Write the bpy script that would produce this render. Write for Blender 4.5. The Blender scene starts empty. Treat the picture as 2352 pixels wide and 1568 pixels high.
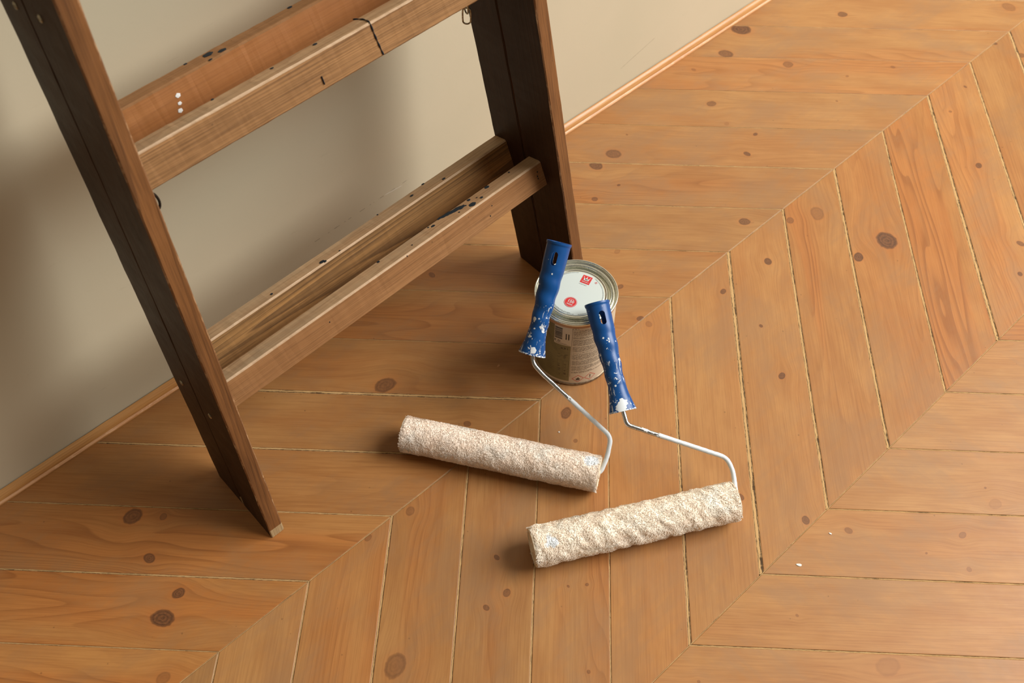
import bpy, math, random
import numpy as np
from mathutils import Vector, Matrix, noise

# ------------------------------------------------------------------ camera, world, light
scene = bpy.context.scene
COL = scene.collection
cam_data = bpy.data.cameras.new('camera')
cam = bpy.data.objects.new('camera', cam_data)
COL.objects.link(cam)
cam.location = (-0.01722, -0.53158, 1.15741)
cam.rotation_euler = (0.628765, 0.008226, -0.739924)
cam_data.sensor_width = 36.0
cam_data.lens = 36.0 * 2361.96 / 2352.0
cam_data.clip_start = 0.02
cam_data.dof.use_dof = True
cam_data.dof.focus_distance = 1.27
cam_data.dof.aperture_fstop = 8.0
scene.camera = cam

scene.view_settings.view_transform = 'Standard'
scene.view_settings.look = 'None'
scene.view_settings.gamma = 1.0
scene.view_settings.use_curve_mapping = False
scene.view_settings.exposure = 0.0

world = bpy.data.worlds.new('world')
scene.world = world
world.use_nodes = True
bg = world.node_tree.nodes['Background']
bg.inputs[0].default_value = (1.0, 0.80, 0.58, 1)
bg.inputs[1].default_value = 0.165

def area_light(name, loc, target, sx, sy, watts, col):
    ld = bpy.data.lights.new(name, 'AREA')
    ld.shape = 'RECTANGLE'; ld.size = sx; ld.size_y = sy
    ld.energy = watts; ld.color = col
    o = bpy.data.objects.new(name, ld); COL.objects.link(o)
    o.location = loc
    d = Vector(target) - Vector(loc)
    o.rotation_euler = d.to_track_quat('-Z', 'Y').to_euler()
    return o
area_light('window_daylight', (2.95, -1.85, 2.62), (0.6, 0.0, 0.0), 2.7, 2.4, 256, (1.0, 0.98, 0.945))

R = random.Random(11)
nrng = np.random.default_rng(5)

# ------------------------------------------------------------------ node helpers
class NT:
    def __init__(self, name):
        self.m = bpy.data.materials.new(name); self.m.use_nodes = True
        self.t = self.m.node_tree; self.n = self.t.nodes; self.l = self.t.links
        self.b = self.n['Principled BSDF']
    def _in(self, sock, v):
        if v is None: return
        if isinstance(v, bpy.types.NodeSocket): self.l.new(v, sock)
        else:
            if isinstance(v, (tuple, list)) and len(v) == 3 and sock.type == 'RGBA': v = (*v, 1)
            sock.default_value = v
    def math(self, op, a, b=None, c=None, clamp=False):
        x = self.n.new('ShaderNodeMath'); x.operation = op; x.use_clamp = clamp
        self._in(x.inputs[0], a); self._in(x.inputs[1], b); self._in(x.inputs[2], c)
        return x.outputs[0]
    def vmath(self, op, a, b=None, scale=None):
        x = self.n.new('ShaderNodeVectorMath'); x.operation = op
        self._in(x.inputs[0], a); self._in(x.inputs[1], b)
        if scale is not None: self._in(x.inputs['Scale'], scale)
        return x.outputs['Value'] if op in ('LENGTH', 'DISTANCE', 'DOT_PRODUCT') else x.outputs[0]
    def sep(self, v):
        x = self.n.new('ShaderNodeSeparateXYZ'); self._in(x.inputs[0], v); return x.outputs
    def comb(self, a, b, c):
        x = self.n.new('ShaderNodeCombineXYZ')
        for i, v in enumerate((a, b, c)): self._in(x.inputs[i], v)
        return x.outputs[0]
    def noise(self, v, scale, detail=4, rough=.5, dist=0):
        x = self.n.new('ShaderNodeTexNoise'); self._in(x.inputs['Vector'], v)
        x.inputs['Scale'].default_value = scale; x.inputs['Detail'].default_value = detail
        x.inputs['Roughness'].default_value = rough; x.inputs['Distortion'].default_value = dist
        return x.outputs['Fac']
    def voronoi(self, v, scale, out='Distance'):
        x = self.n.new('ShaderNodeTexVoronoi'); self._in(x.inputs['Vector'], v)
        x.inputs['Scale'].default_value = scale; return x.outputs[out]
    def step(self, v, a, b, lo=0., hi=1., smooth=True):
        x = self.n.new('ShaderNodeMapRange'); x.interpolation_type = 'SMOOTHSTEP' if smooth else 'LINEAR'
        self._in(x.inputs[0], v)
        for i, q in zip((1, 2, 3, 4), (a, b, lo, hi)): self._in(x.inputs[i], q)
        return x.outputs[0]
    def mix(self, f, a, b, mode='MIX'):
        x = self.n.new('ShaderNodeMix'); x.data_type = 'RGBA'; x.blend_type = mode
        self._in(x.inputs[0], f); self._in(x.inputs[6], a); self._in(x.inputs[7], b)
        return x.outputs[2]
    def attr(self, name, typ='GEOMETRY'):
        x = self.n.new('ShaderNodeAttribute'); x.attribute_name = name; x.attribute_type = typ
        return x
    def obj(self):
        return self.n.new('ShaderNodeTexCoord').outputs['Object']
    def bump(self, h, strength=.3, dist=.001):
        x = self.n.new('ShaderNodeBump'); x.inputs['Strength'].default_value = strength
        x.inputs['Distance'].default_value = dist; self._in(x.inputs['Height'], h)
        self.l.new(x.outputs[0], self.b.inputs['Normal']); return x
    def out(self, color=None, rough=None, metal=None, spec=None, coat=None, coat_rough=None):
        for k, v in (('Base Color', color), ('Roughness', rough), ('Metallic', metal), ('Specular IOR Level', spec),
                     ('Coat Weight', coat), ('Coat Roughness', coat_rough)):
            if v is not None: self._in(self.b.inputs[k], v)
        return self.m

def srgb(r, g, b):
    f = lambda c: (c / 255 / 12.92) if c / 255 <= .04045 else ((c / 255 + .055) / 1.055) ** 2.4
    return (f(r), f(g), f(b), 1.0)

def wood(name, base, dark, light, ring=.35, ringn=9., fine=.25, blotch=.5, grey=None, greyamt=.0,
         rough=.45, knots=0, bump=.12, spots=0., ax=1.5, ay=9., lin=1.8, full=False, darkmix=None, spec=.4, wear=0.):
    """pine-like wood; attribute gc = (along, across, depth) in metres"""
    w = NT(name)
    gc = w.attr('gc').outputs['Vector']
    s = w.sep(gc); x, y, z = s[0], s[1], s[2]
    yf = y
    cores = halo = rims = kring = None
    if knots:
        lx, ly = w.sep(w.attr('lc').outputs['Vector'])[0:2]
        wob = w.math('MULTIPLY', w.math('SUBTRACT', w.noise(gc, 140., 2), .5), .35)
        acc = None
        for i in range(knots):
            k = w.sep(w.attr('knot%d' % i, 'OBJECT').outputs['Vector'])     # local x, y, radius
            q = w.sep(w.attr('kprm%d' % i, 'OBJECT').outputs['Vector'])     # elongation, darkness, shear
            dy = w.math('SUBTRACT', ly, k[1])
            dx = w.math('SUBTRACT', w.math('SUBTRACT', lx, k[0]), w.math('MULTIPLY', dy, q[2]))
            dxe = w.math('DIVIDE', dx, q[0])
            d = w.math('SQRT', w.math('ADD', w.math('MULTIPLY', dxe, dxe), w.math('MULTIPLY', dy, dy)))
            r = w.math('ADD', w.math('DIVIDE', d, k[2]), wob)
            core = w.math('MULTIPLY', w.step(r, 1.14, .78), q[1])
            rim = w.math('MULTIPLY', w.math('MULTIPLY', w.step(r, .72, .95), w.step(r, 1.15, 1.0)), q[1])
            hl = w.math('MULTIPLY', w.step(r, 1.9, .95), w.math('ADD', w.math('MULTIPLY', q[1], .6), .25))
            kr_ = w.math('MULTIPLY', core, w.math('ADD', w.math('MULTIPLY', w.math('SINE', w.math('MULTIPLY', r, 17.)), .5), .5))
            kring = kr_ if kring is None else w.math('MAXIMUM', kring, kr_)
            g = w.math('EXPONENT', w.math('MULTIPLY', w.math('MULTIPLY', r, r), -.065))
            disp = w.math('MULTIPLY', w.math('MULTIPLY', dy, g), w.math('GREATER_THAN', k[2], .0001))
            acc = disp if acc is None else w.math('ADD', acc, disp)
            cores = core if cores is None else w.math('MAXIMUM', cores, core)
            rims = rim if rims is None else w.math('MAXIMUM', rims, rim)
            halo = hl if halo is None else w.math('MAXIMUM', halo, hl)
        yf = w.math('SUBTRACT', y, w.math('MULTIPLY', acc, .72))
    # ring field : contour lines of a long stretched noise
    v1 = w.comb(w.math('MULTIPLY', x, ax), w.math('MULTIPLY', yf, ay), w.math('MULTIPLY', z, ay))
    f1 = w.noise(v1, 1.0, 2, .45, .15)
    ph = w.math('MULTIPLY', w.math('ADD', f1, w.math('MULTIPLY', yf, lin)), ringn * 2.0)
    fr = w.math('FRACT', ph)
    rings = w.math('MULTIPLY', w.math('POWER', fr, 3.0), w.step(fr, 1.0, .93))
    area = w.step(w.noise(w.comb(w.math('MULTIPLY', x, 1.2), w.math('MULTIPLY', yf, 14.), z), 1.0, 2), .42, .62)
    rings = w.math('MULTIPLY', rings, w.math('ADD', w.math('MULTIPLY', area, .85), .15))
    if full: rings = w.math('MULTIPLY', w.math('POWER', fr, 1.6), w.step(fr, 1.0, .9))
    if knots: rings = w.math('MULTIPLY', rings, w.attr('grain', 'OBJECT').outputs['Fac'], clamp=True)
    band = w.math('MULTIPLY', area, w.attr('grain', 'OBJECT').outputs['Fac'], clamp=True) if knots else None
    # fine fibres
    fib = w.noise(w.comb(w.math('MULTIPLY', x, 14.), w.math('MULTIPLY', yf, 620.), w.math('MULTIPLY', z, 620.)), 1., 3, .6)
    fib2 = w.noise(w.comb(w.math('MULTIPLY', x, 5.), w.math('MULTIPLY', yf, 150.), w.math('MULTIPLY', z, 150.)), 1., 3, .55)
    bl = w.noise(w.comb(w.math('MULTIPLY', x, 9. if knots else 3.), w.math('MULTIPLY', yf, 26.), w.math('MULTIPLY', z, 20.)), 1., 4, .6)
    col = w.mix(w.math('MULTIPLY', w.step(bl, .3, .72), blotch), base, light)
    if knots: col = w.mix(w.math('MULTIPLY', band, .5), col, srgb(176, 108, 52))
    col = w.mix(w.math('MULTIPLY', rings, ring), col, dark)
    col = w.mix(w.math('MULTIPLY', w.step(fib, .38, .7), fine), col, dark)
    col = w.mix(w.math('MULTIPLY', w.step(fib2, .5, .8), fine * .8), col, light)
    if grey is not None:
        dg = w.math('ADD', x, y)
        gb = w.math('ADD', w.math('MULTIPLY', w.noise(w.comb(w.math('MULTIPLY', x, 8.), w.math('MULTIPLY', y, 15.), w.math('ADD', z, 3.)), 1., 5, .6, .3), .82), w.math('MULTIPLY', w.noise(w.comb(w.math('MULTIPLY', dg, 110.), w.math('MULTIPLY', w.math('SUBTRACT', x, y), 7.), z), 1., 4, .65), .2))
        col = w.mix(w.math('MULTIPLY', w.step(gb, .44, .68), greyamt), col, grey)
    if wear:
        wn = w.noise(w.comb(w.math('MULTIPLY', x, 60.), w.math('MULTIPLY', y, 160.), w.math('MULTIPLY', z, 160.)), 1., 5, .7)
        col = w.mix(w.math('MULTIPLY', w.step(wn, .5, .62), wear), col, light)
    if spots:
        sp = w.voronoi(w.comb(x, y, z), 55.)
        sm = w.noise(w.comb(x, y, z), 300., 2)
        sel = w.step(w.noise(w.comb(x, y, w.math('ADD', z, 7.)), 38., 1), .56, .6)
        col = w.mix(w.math('MULTIPLY', w.math('MULTIPLY', w.step(w.math('ADD', sp, w.math('MULTIPLY', sm, .1)), .13, .09), sel), spots), col, srgb(60, 42, 30))
    if knots:
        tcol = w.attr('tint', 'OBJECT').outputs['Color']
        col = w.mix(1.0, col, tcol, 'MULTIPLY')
        col = w.mix(w.math('MULTIPLY', halo, .30), col, srgb(178, 104, 50))
        kn = w.step(w.noise(gc, 330., 4, .7), .35, .7)
        kc = w.mix(w.math('ADD', w.math('MULTIPLY', kn, .55), w.math('MULTIPLY', kring, .5), clamp=True), srgb(116, 74, 46), srgb(50, 33, 24))
        col = w.mix(w.math('MULTIPLY', cores, .86), col, kc)
        col = w.mix(w.math('MULTIPLY', rims, .5), col, srgb(66, 40, 28))
    if darkmix: col = w.mix(1.0, col, darkmix, 'MULTIPLY')
    rr = w.math('ADD', rough, w.math('MULTIPLY', w.math('SUBTRACT', w.noise(gc, 45., 4, .7), .5), .22))
    w.bump(w.math('ADD', w.math('MULTIPLY', fib, .6), w.math('MULTIPLY', rings, .5)), bump, .0008)
    return w.out(col, rr, 0., spec)

# ------------------------------------------------------------------ mesh helpers
def mk(name, verts, faces, mats, parent=None, midx=None, smooth=False, gc=None, lc=None, fattr=None, autosmooth=None):
    me = bpy.data.meshes.new(name)
    V = np.asarray(verts, dtype=float)
    if parent is not None:
        off = parent_world(parent); Vl = V - np.array(off)
    else: Vl = V
    me.from_pydata([tuple(v) for v in Vl], [], [tuple(int(i) for i in f) for f in faces])
    for m in (mats if isinstance(mats, (list, tuple)) else [mats]): me.materials.append(m)
    if midx is not None: me.polygons.foreach_set('material_index', np.asarray(midx, dtype=np.int32))
    if smooth: me.polygons.foreach_set('use_smooth', [True] * len(me.polygons))
    for nm, dat in (('gc', gc), ('lc', lc)):
        if dat is not None:
            a = me.attributes.new(nm, 'FLOAT_VECTOR', 'POINT')
            a.data.foreach_set('vector', np.asarray(dat, dtype=np.float32).ravel())
    if fattr:
        for nm, dat in fattr.items():
            a = me.attributes.new(nm, 'FLOAT', 'POINT')
            a.data.foreach_set('value', np.asarray(dat, dtype=np.float32))
    me.update()
    o = bpy.data.objects.new(name, me); COL.objects.link(o)
    if autosmooth:
        me.set_sharp_from_angle(angle=math.radians(autosmooth))
    if parent is not None: o.parent = parent
    return o
PW = {}
def parent_world(p):
    v = Vector((0, 0, 0))
    while p is not None:
        v += Vector(p.location); p = p.parent
    return v
def thing(name, label, cat, loc):
    o = bpy.data.objects.new(name, None); COL.objects.link(o)
    o.location = loc; o.empty_display_size = .05
    o['label'] = label; o['category'] = cat
    return o
def unit(v):
    v = np.asarray(v, float); return v / np.linalg.norm(v)

def loft(sections, close=True, caps=True):
    """sections: list of (n,3) arrays -> verts, faces"""
    n = len(sections[0]); V = np.concatenate(sections); F = []
    for i in range(len(sections) - 1):
        for j in range(n if close else n - 1):
            a = i * n + j; b = i * n + (j + 1) % n
            F.append((a, b, b + n, a + n))
    if caps:
        F.append(tuple(range(n - 1, -1, -1)))
        F.append(tuple((len(sections) - 1) * n + k for k in range(n)))
    return V, F

def tube(path, radius, seg=14, rfun=None):
    P = np.array(path, float); n = len(P)
    T = np.gradient(P, axis=0); T /= np.linalg.norm(T, axis=1)[:, None]
    ref = np.array([0, 0, 1.]) if abs(T[0][2]) < .9 else np.array([1., 0, 0])
    U = np.cross(T[0], ref); U /= np.linalg.norm(U)
    secs = []
    for i in range(n):
        U = U - T[i] * (U @ T[i]); U /= np.linalg.norm(U)
        W = np.cross(T[i], U)
        a = np.linspace(0, 2 * np.pi, seg, endpoint=False)
        r = radius * (rfun(i / (n - 1), a) if rfun else np.ones(seg))
        secs.append(P[i] + np.cos(a)[:, None] * r[:, None] * U + np.sin(a)[:, None] * r[:, None] * W)
    return loft(secs)

def smooth_path(pts, rad, n=8):
    """polyline with rounded corners"""
    P = [np.array(p, float) for p in pts]; out = [P[0]]
    for i in range(1, len(P) - 1):
        a = P[i - 1] - P[i]; b = P[i + 1] - P[i]
        la, lb = np.linalg.norm(a), np.linalg.norm(b)
        r = min(rad, la * .48, lb * .48)
        s = P[i] + a / la * r; e = P[i] + b / lb * r
        for t in np.linspace(0, 1, n): out.append((1 - t) ** 2 * s + 2 * t * (1 - t) * P[i] + t * t * e)
    out.append(P[-1])
    # resample evenly
    A = np.array(out); d = np.r_[0, np.cumsum(np.linalg.norm(np.diff(A, axis=0), axis=1))]
    keep = np.r_[True, np.diff(d) > 1e-7]; A = A[keep]; d = d[keep]
    m = max(8, int(d[-1] / .0022)); q = np.linspace(0, d[-1], m)
    return np.stack([np.interp(q, d, A[:, k]) for k in range(3)], 1)

def lathe(profile, center, seg=128):
    a = np.linspace(0, 2 * np.pi, seg, endpoint=False)
    V = []; F = []
    for r, z in profile:
        V.append(np.stack([center[0] + r * np.cos(a), center[1] + r * np.sin(a), np.full(seg, center[2] + z)], 1))
    n = seg
    for i in range(len(profile) - 1):
        for j in range(n):
            F.append((i * n + j, i * n + (j + 1) % n, (i + 1) * n + (j + 1) % n, (i + 1) * n + j))
    return np.concatenate(V), F

# ------------------------------------------------------------------ materials
pine = wood('pine_plank', srgb(165, 114, 64), srgb(120, 71, 34), srgb(182, 134, 80), ring=.50, ringn=13, fine=.26, blotch=.75, ax=1.0, ay=11., lin=3.0,
            grey=srgb(150, 112, 76), greyamt=.62, rough=.43, knots=5, bump=.10, spots=.35, spec=.42)

def filler_mat():
    w = NT('seam_filler')
    gc = w.attr('gc').outputs['Vector']; s = w.sep(gc)
    c = w.noise(w.comb(w.math('MULTIPLY', s[0], 60.), w.math('MULTIPLY', s[1], 420.), 0.), 1., 4, .6)
    base = w.mix(c, srgb(180, 140, 90), srgb(208, 172, 120))
    u = w.math('ABSOLUTE', s[1])                        # 0..1 half width normalised in z
    crack_n = w.noise(w.comb(w.math('MULTIPLY', s[0], 85.), w.math('ADD', w.math('MULTIPLY', s[2], 1.3), 3.), 0.), 1., 5, .7)
    edge = w.math('ABSOLUTE', s[2])
    # dark crack wandering along the strip edge and a few full dark gaps
    cr = w.math('ADD', w.math('MULTIPLY', w.math('SUBTRACT', crack_n, .5), 1.7), s[2])
    line = w.math('MAXIMUM', w.step(w.math('ABSOLUTE', w.math('SUBTRACT', cr, .62)), .30, .12), w.math('MULTIPLY', w.step(w.math('ABSOLUTE', w.math('ADD', cr, .70)), .20, .06), .8))
    gaps = w.math('MULTIPLY', w.step(w.noise(w.comb(w.math('MULTIPLY', s[0], 20.), 5., 0.), 1., 5, .7), .55, .62), w.step(cr, -.15, .1))
    dk = w.math('MAXIMUM', line, gaps)
    dk = w.math('MAXIMUM', dk, w.math('MULTIPLY', w.step(edge, .90, 1.0), .7))
    col = w.mix(w.math('MULTIPLY', dk, .9), base, srgb(46, 30, 20))
    w.bump(w.math('SUBTRACT', 1., dk), .5, .0006)
    return w.out(col, .8, 0., .2)
filler = filler_mat()

def wall_mat():
    w = NT('wall_paint')
    o = w.obj(); s = w.sep(o)
    n1 = w.noise(o, 3.2, 3, .5); n2 = w.noise(o, 260., 3, .6); n3 = w.noise(o, 26., 4, .55)
    col = w.mix(w.step(n1, .3, .7), srgb(204, 193, 167), srgb(197, 188, 162))
    n4 = w.noise(w.comb(w.math('MULTIPLY', s[0], 30.), s[1], w.math('MULTIPLY', s[2], 120.)), 1., 4, .7)
    col = w.mix(w.math('MULTIPLY', w.step(n4, .64, .78), .12), col, srgb(150, 138, 112))
    # scuff mark : a broken thin line along the wall low behind the ladder
    def mark(x0, z0, x1, z1, th, thresh, c, amt):
        L = math.hypot(x1 - x0, z1 - z0); ux, uz = (x1 - x0) / L, (z1 - z0) / L
        dx = w.math('SUBTRACT', s[0], x0); dz = w.math('SUBTRACT', s[2], z0)
        t = w.math('ADD', w.math('MULTIPLY', dx, ux), w.math('MULTIPLY', dz, uz))
        d = w.math('ABSOLUTE', w.math('SUBTRACT', w.math('MULTIPLY', dz, ux), w.math('MULTIPLY', dx, uz)))
        d = w.math('ADD', d, w.math('MULTIPLY', w.math('SUBTRACT', n2, .5), th * 1.6))
        m = w.math('MULTIPLY', w.step(d, th, th * .3), w.math('MULTIPLY', w.step(t, -.002, .004), w.step(t, L + .002, L - .004)))
        m = w.math('MULTIPLY', m, w.step(w.noise(w.comb(w.math('MULTIPLY', s[0], 90.), 2., 3.), 1., 3), thresh, thresh + .05))
        return w.mix(w.math('MULTIPLY', m, amt), c[0], c[1])
    col = mark(.40, .0950, .585, .1030, .0008, .50, (col, srgb(110, 100, 82)), .6)
    col = mark(.535, .1008, .566, .0985, .0010, .2, (col, srgb(228, 224, 212)), .8)
    col = mark(1.02, .055, 1.10, .075, .0007, .2, (col, srgb(140, 128, 104)), .6)
    w.bump(w.math('ADD', w.math('MULTIPLY', n2, .25), n3), .16, .0012)
    return w.out(col, .52, 0., .35)

def simple(name, col, rough=.5, metal=0., spec=.5, noise_amt=0., col2=None, nscale=80., bump=0.):
    w = NT(name)
    c = col
    if col2 is not None: c = w.mix(w.step(w.noise(w.obj(), nscale, 4, .6), .4, .7), col, col2)
    if bump: w.bump(w.noise(w.obj(), nscale * 4, 3), bump, .0005)
    return w.out(c, rough, metal, spec)

# ------------------------------------------------------------------ setting : wall, baseboard, floor of chevron planks
YW = 0.354
xa, xb = -1.6, 3.0
wv = [(xa, YW, -.03), (xb, YW, -.03), (xb, YW, 2.6), (xa, YW, 2.6), (xa, YW + .12, -.03), (xb, YW + .12, -.03), (xb, YW + .12, 2.6), (xa, YW + .12, 2.6)]
wf = [(0, 1, 2, 3), (5, 4, 7, 6), (4, 0, 3, 7), (1, 5, 6, 2), (3, 2, 6, 7), (4, 5, 1, 0)]
wall = mk('wall_back', wv, wf, wall_mat()); wall['kind'] = 'structure'

base_m = wood('varnished_pine_trim', srgb(192, 136, 76), srgb(142, 88, 40), srgb(212, 162, 102), ring=.5, ax=.6, lin=14., ringn=14, fine=.4, blotch=.6, rough=.34, bump=.15, spec=.5, spots=.3)
base_w = wood('worn_pine_trim', srgb(214, 158, 108), srgb(150, 88, 44), srgb(236, 192, 150), ring=.2, fine=.5, blotch=.9, rough=.4, bump=.15, wear=.5)
prof = [(0.3432, 0.0), (0.3428, .0022), (0.3436, .0040), (.3452, .0052), (.3448, .0062), (.3452, .0085), (.3463, .0112), (.3480, .0134), (.3500, .0150), (.3516, .0157), (.3524, .0158), (.3526, .0150), (.3526, 0.0)]
secs = []; gcs = []
xs_ = np.linspace(xa, xb, 420)
cum = np.r_[0, np.cumsum(np.hypot(*np.diff(np.array(prof), axis=0).T))]
for x in xs_:
    S_ = []
    for k, (y, z) in enumerate(prof):
        j = .00035 * (noise.noise(Vector((x * 45, k * .7, 2.1)))) if 0 < k < len(prof) - 2 else 0
        S_.append((x, y + j, max(0, z + j * .7)))
        gcs.append((x, cum[k], 0.3))
    secs.append(np.array(S_))
bv, bf = loft(secs)
npf = len(prof); mi = []
for i in range(len(secs) - 1):
    for j in range(npf): mi.append(1 if j in (1, 2) else 0)
mi += [0, 0]
bb = mk('baseboard_back', bv, bf, [base_m, base_w], midx=mi, smooth=False, gc=gcs); bb['kind'] = 'structure'
bb.data.polygons.foreach_set('use_smooth', [True] * len(bb.data.polygons)); bb.data.set_sharp_from_angle(angle=math.radians(35))

floor = mk('floor', [(xa, -1.5, -.03), (xb, -1.5, -.03), (xb, YW, -.03), (xa, YW, -.03), (xa, -1.5, -.008), (xb, -1.5, -.008), (xb, YW, -.008), (xa, YW, -.008)],
           [(3, 2, 1, 0), (4, 5, 6, 7), (0, 1, 5, 4), (1, 2, 6, 5), (2, 3, 7, 6), (3, 0, 4, 7)], simple('dark_subfloor', srgb(40, 28, 20), .9, spec=.1))
floor['kind'] = 'structure'

NODES = [0.001, 0.12735, 0.25377, 0.38028, 0.50619, 0.63366, 0.76213, 0.88942, 1.01657, 1.14403, 1.27197, 1.39871, 1.52411, 1.64783]
def node(k):
    if 0 <= k < 14: return NODES[k]
    return NODES[0] + k * .1268 if k < 0 else NODES[13] + (k - 13) * .1268
W = .3588
KN = [[1.4722,0.2304,8.6,0.8],[1.3063,0.3273,16.6,1],[1.235,0.3016,11.2,0.8],[1.1618,0.3111,3.9,0.5],[1.2911,0.2095,9.6,0.6],[1.4171,0.0826,4.1,0.5],[1.3404,0.1214,3.2,0.5],[1.1185,0.2329,7.6,0.7],[1.2764,0.0949,2.3,0.6],[1.0997,0.1836,4.5,0.3],[1.1149,0.1356,4.4,0.9],[1.07,0.1153,5.8,0.9],[0.9134,0.2608,11.4,0.75],[0.9614,0.2769,2.2,0.7],[0.8741,0.261,10.6,0.9],[0.8693,0.2064,2.8,0.9],[0.8207,0.2107,5.5,0.8],[0.9536,0.023,8.2,0.85],[0.7697,0.1125,5.2,0.35],[1.7089,0.0389,13.7,0.4],[0.5384,0.2649,5.8,0.7],[0.3684,0.159,14.2,0.8],[0.4097,0.0377,5.2,0.7],[0.7246,0.0625,5.1,0.7],[0.0162,0.2182,12.8,0.85],[0.0438,0.1919,5.8,0.6],[0.0023,0.1552,7.4,0.9],[0.0045,0.0924,7.8,0.95],[-0.0256,0.0787,12.2,1],[-0.0618,0.0168,8.7,0.4],[1.6003,-0.002,4.4,0.9],[1.4637,-0.0302,3.3,0.8],[1.3925,-0.0484,3.2,0.6],[1.3171,-0.1504,6.1,0.9],[1.6053,-0.05,6.9,0.7],[1.0479,-0.0412,11.9,0.45],[1.0065,-0.0223,6.9,0.6],[1.08,-0.1456,17.4,1],[1.0225,-0.1366,8.2,1],[0.9182,-0.0515,6.6,0.95],[1.2202,-0.2838,6.5,0.8],[0.8184,-0.1207,3.1,0.9],[0.7731,-0.1943,5.5,0.95],[1.1676,-0.3152,4.2,0.9],[0.7037,0.0031,5.0,0.9],[0.705,-0.0117,5.6,0.4],[0.8267,-0.044,5.1,0.9],[0.5908,-0.2749,5.6,0.8],[0.6259,-0.3503,5.7,0.8],[0.517,-0.0384,8.1,0.8],[0.4964,-0.0774,3.4,0.6],[0.3124,-0.1291,4.3,0.8],[0.2912,-0.1704,5.3,0.75],[0.2613,-0.1677,4.7,0.8],[0.3503,-0.2137,2.1,0.7],[0.3682,-0.2272,2.7,0.7],[0.3571,-0.2317,2.1,0.7],[0.1394,-0.1491,14.0,0.6],[0.2965,-0.302,2.6,0.6],[0.2745,-0.0099,6.6,0.5],[0.2137,-0.0031,4.9,0.5],[0.653,-0.3943,5.1,0.55],[0.7504,-0.4918,5.3,0.5],[0.6977,-0.4759,1.7,0.6],[0.7175,-0.5223,4.1,0.4],[0.5214,-0.4195,2.2,0.5],[0.8267,-0.4747,1.8,0.6],[0.5495,-0.5262,13.1,0.2],[0.8162,-0.4955,8.5,0.2],[0.3794,-0.3934,2.1,0.5]]

def inside(poly, p):
    s = 0
    for i in range(len(poly)):
        a, b = poly[i], poly[(i + 1) % len(poly)]
        c = (b[0] - a[0]) * (p[1] - a[1]) - (b[1] - a[1]) * (p[0] - a[0])
        if c < 0: s -= 1
        else: s += 1
    return abs(s) == len(poly)

# plank strips: per strip a function giving its two ends for index k
def strip_line(strip, k):
    x = node(k)
    if strip == 0:   # between the wall and the first mitre line
        L_ = YW - .006
        return (x, 0.0), (x - L_, L_)
    if strip == 1:   # middle band
        return (x, 0.0), (x - W, -W)
    if strip == 2:
        return (x - W, -W), (x, -2 * W)
    return (x, -2 * W), (x - W, -3 * W)

seamr = random.Random(3)
seam_w = {}
def sw(strip, k):
    """half width of the seam on line k of a strip"""
    if (strip, k) not in seam_w:
        seam_w[(strip, k)] = {0: seamr.uniform(.0005, .0010), 1: seamr.uniform(.0018, .0028), 2: seamr.uniform(.0006, .0012), 3: .001}[strip]
    return seam_w[(strip, k)]
seam_w[(0, 4)] = .0021; seam_w[(0, 3)] = .0015; seam_w[(0, 2)] = .0009; seam_w[(0, 1)] = .0012; seam_w[(0, 0)] = .0007
seam_w[(1, 7)] = .0030; seam_w[(1, 6)] = .0020; seam_w[(1, 10)] = .0018; seam_w[(1, 11)] = .0028; seam_w[(1, 9)] = .0024; seam_w[(1, 8)] = .0022; seam_w[(1, 3)] = .0013; seam_w[(1, 4)] = .0011; seam_w[(1, 5)] = .0009; seam_w[(1, 0)] = .0008; seam_w[(1, 1)] = .0010; seam_w[(1, 2)] = .0014
seam_w[(0, 9)] = .0011; seam_w[(0, 10)] = .0005; seam_w[(0, 11)] = .0004; seam_w[(0, 12)] = .0004; seam_w[(0, 13)] = .0005
MIT = .00062     # half gap on the mitre lines

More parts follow.
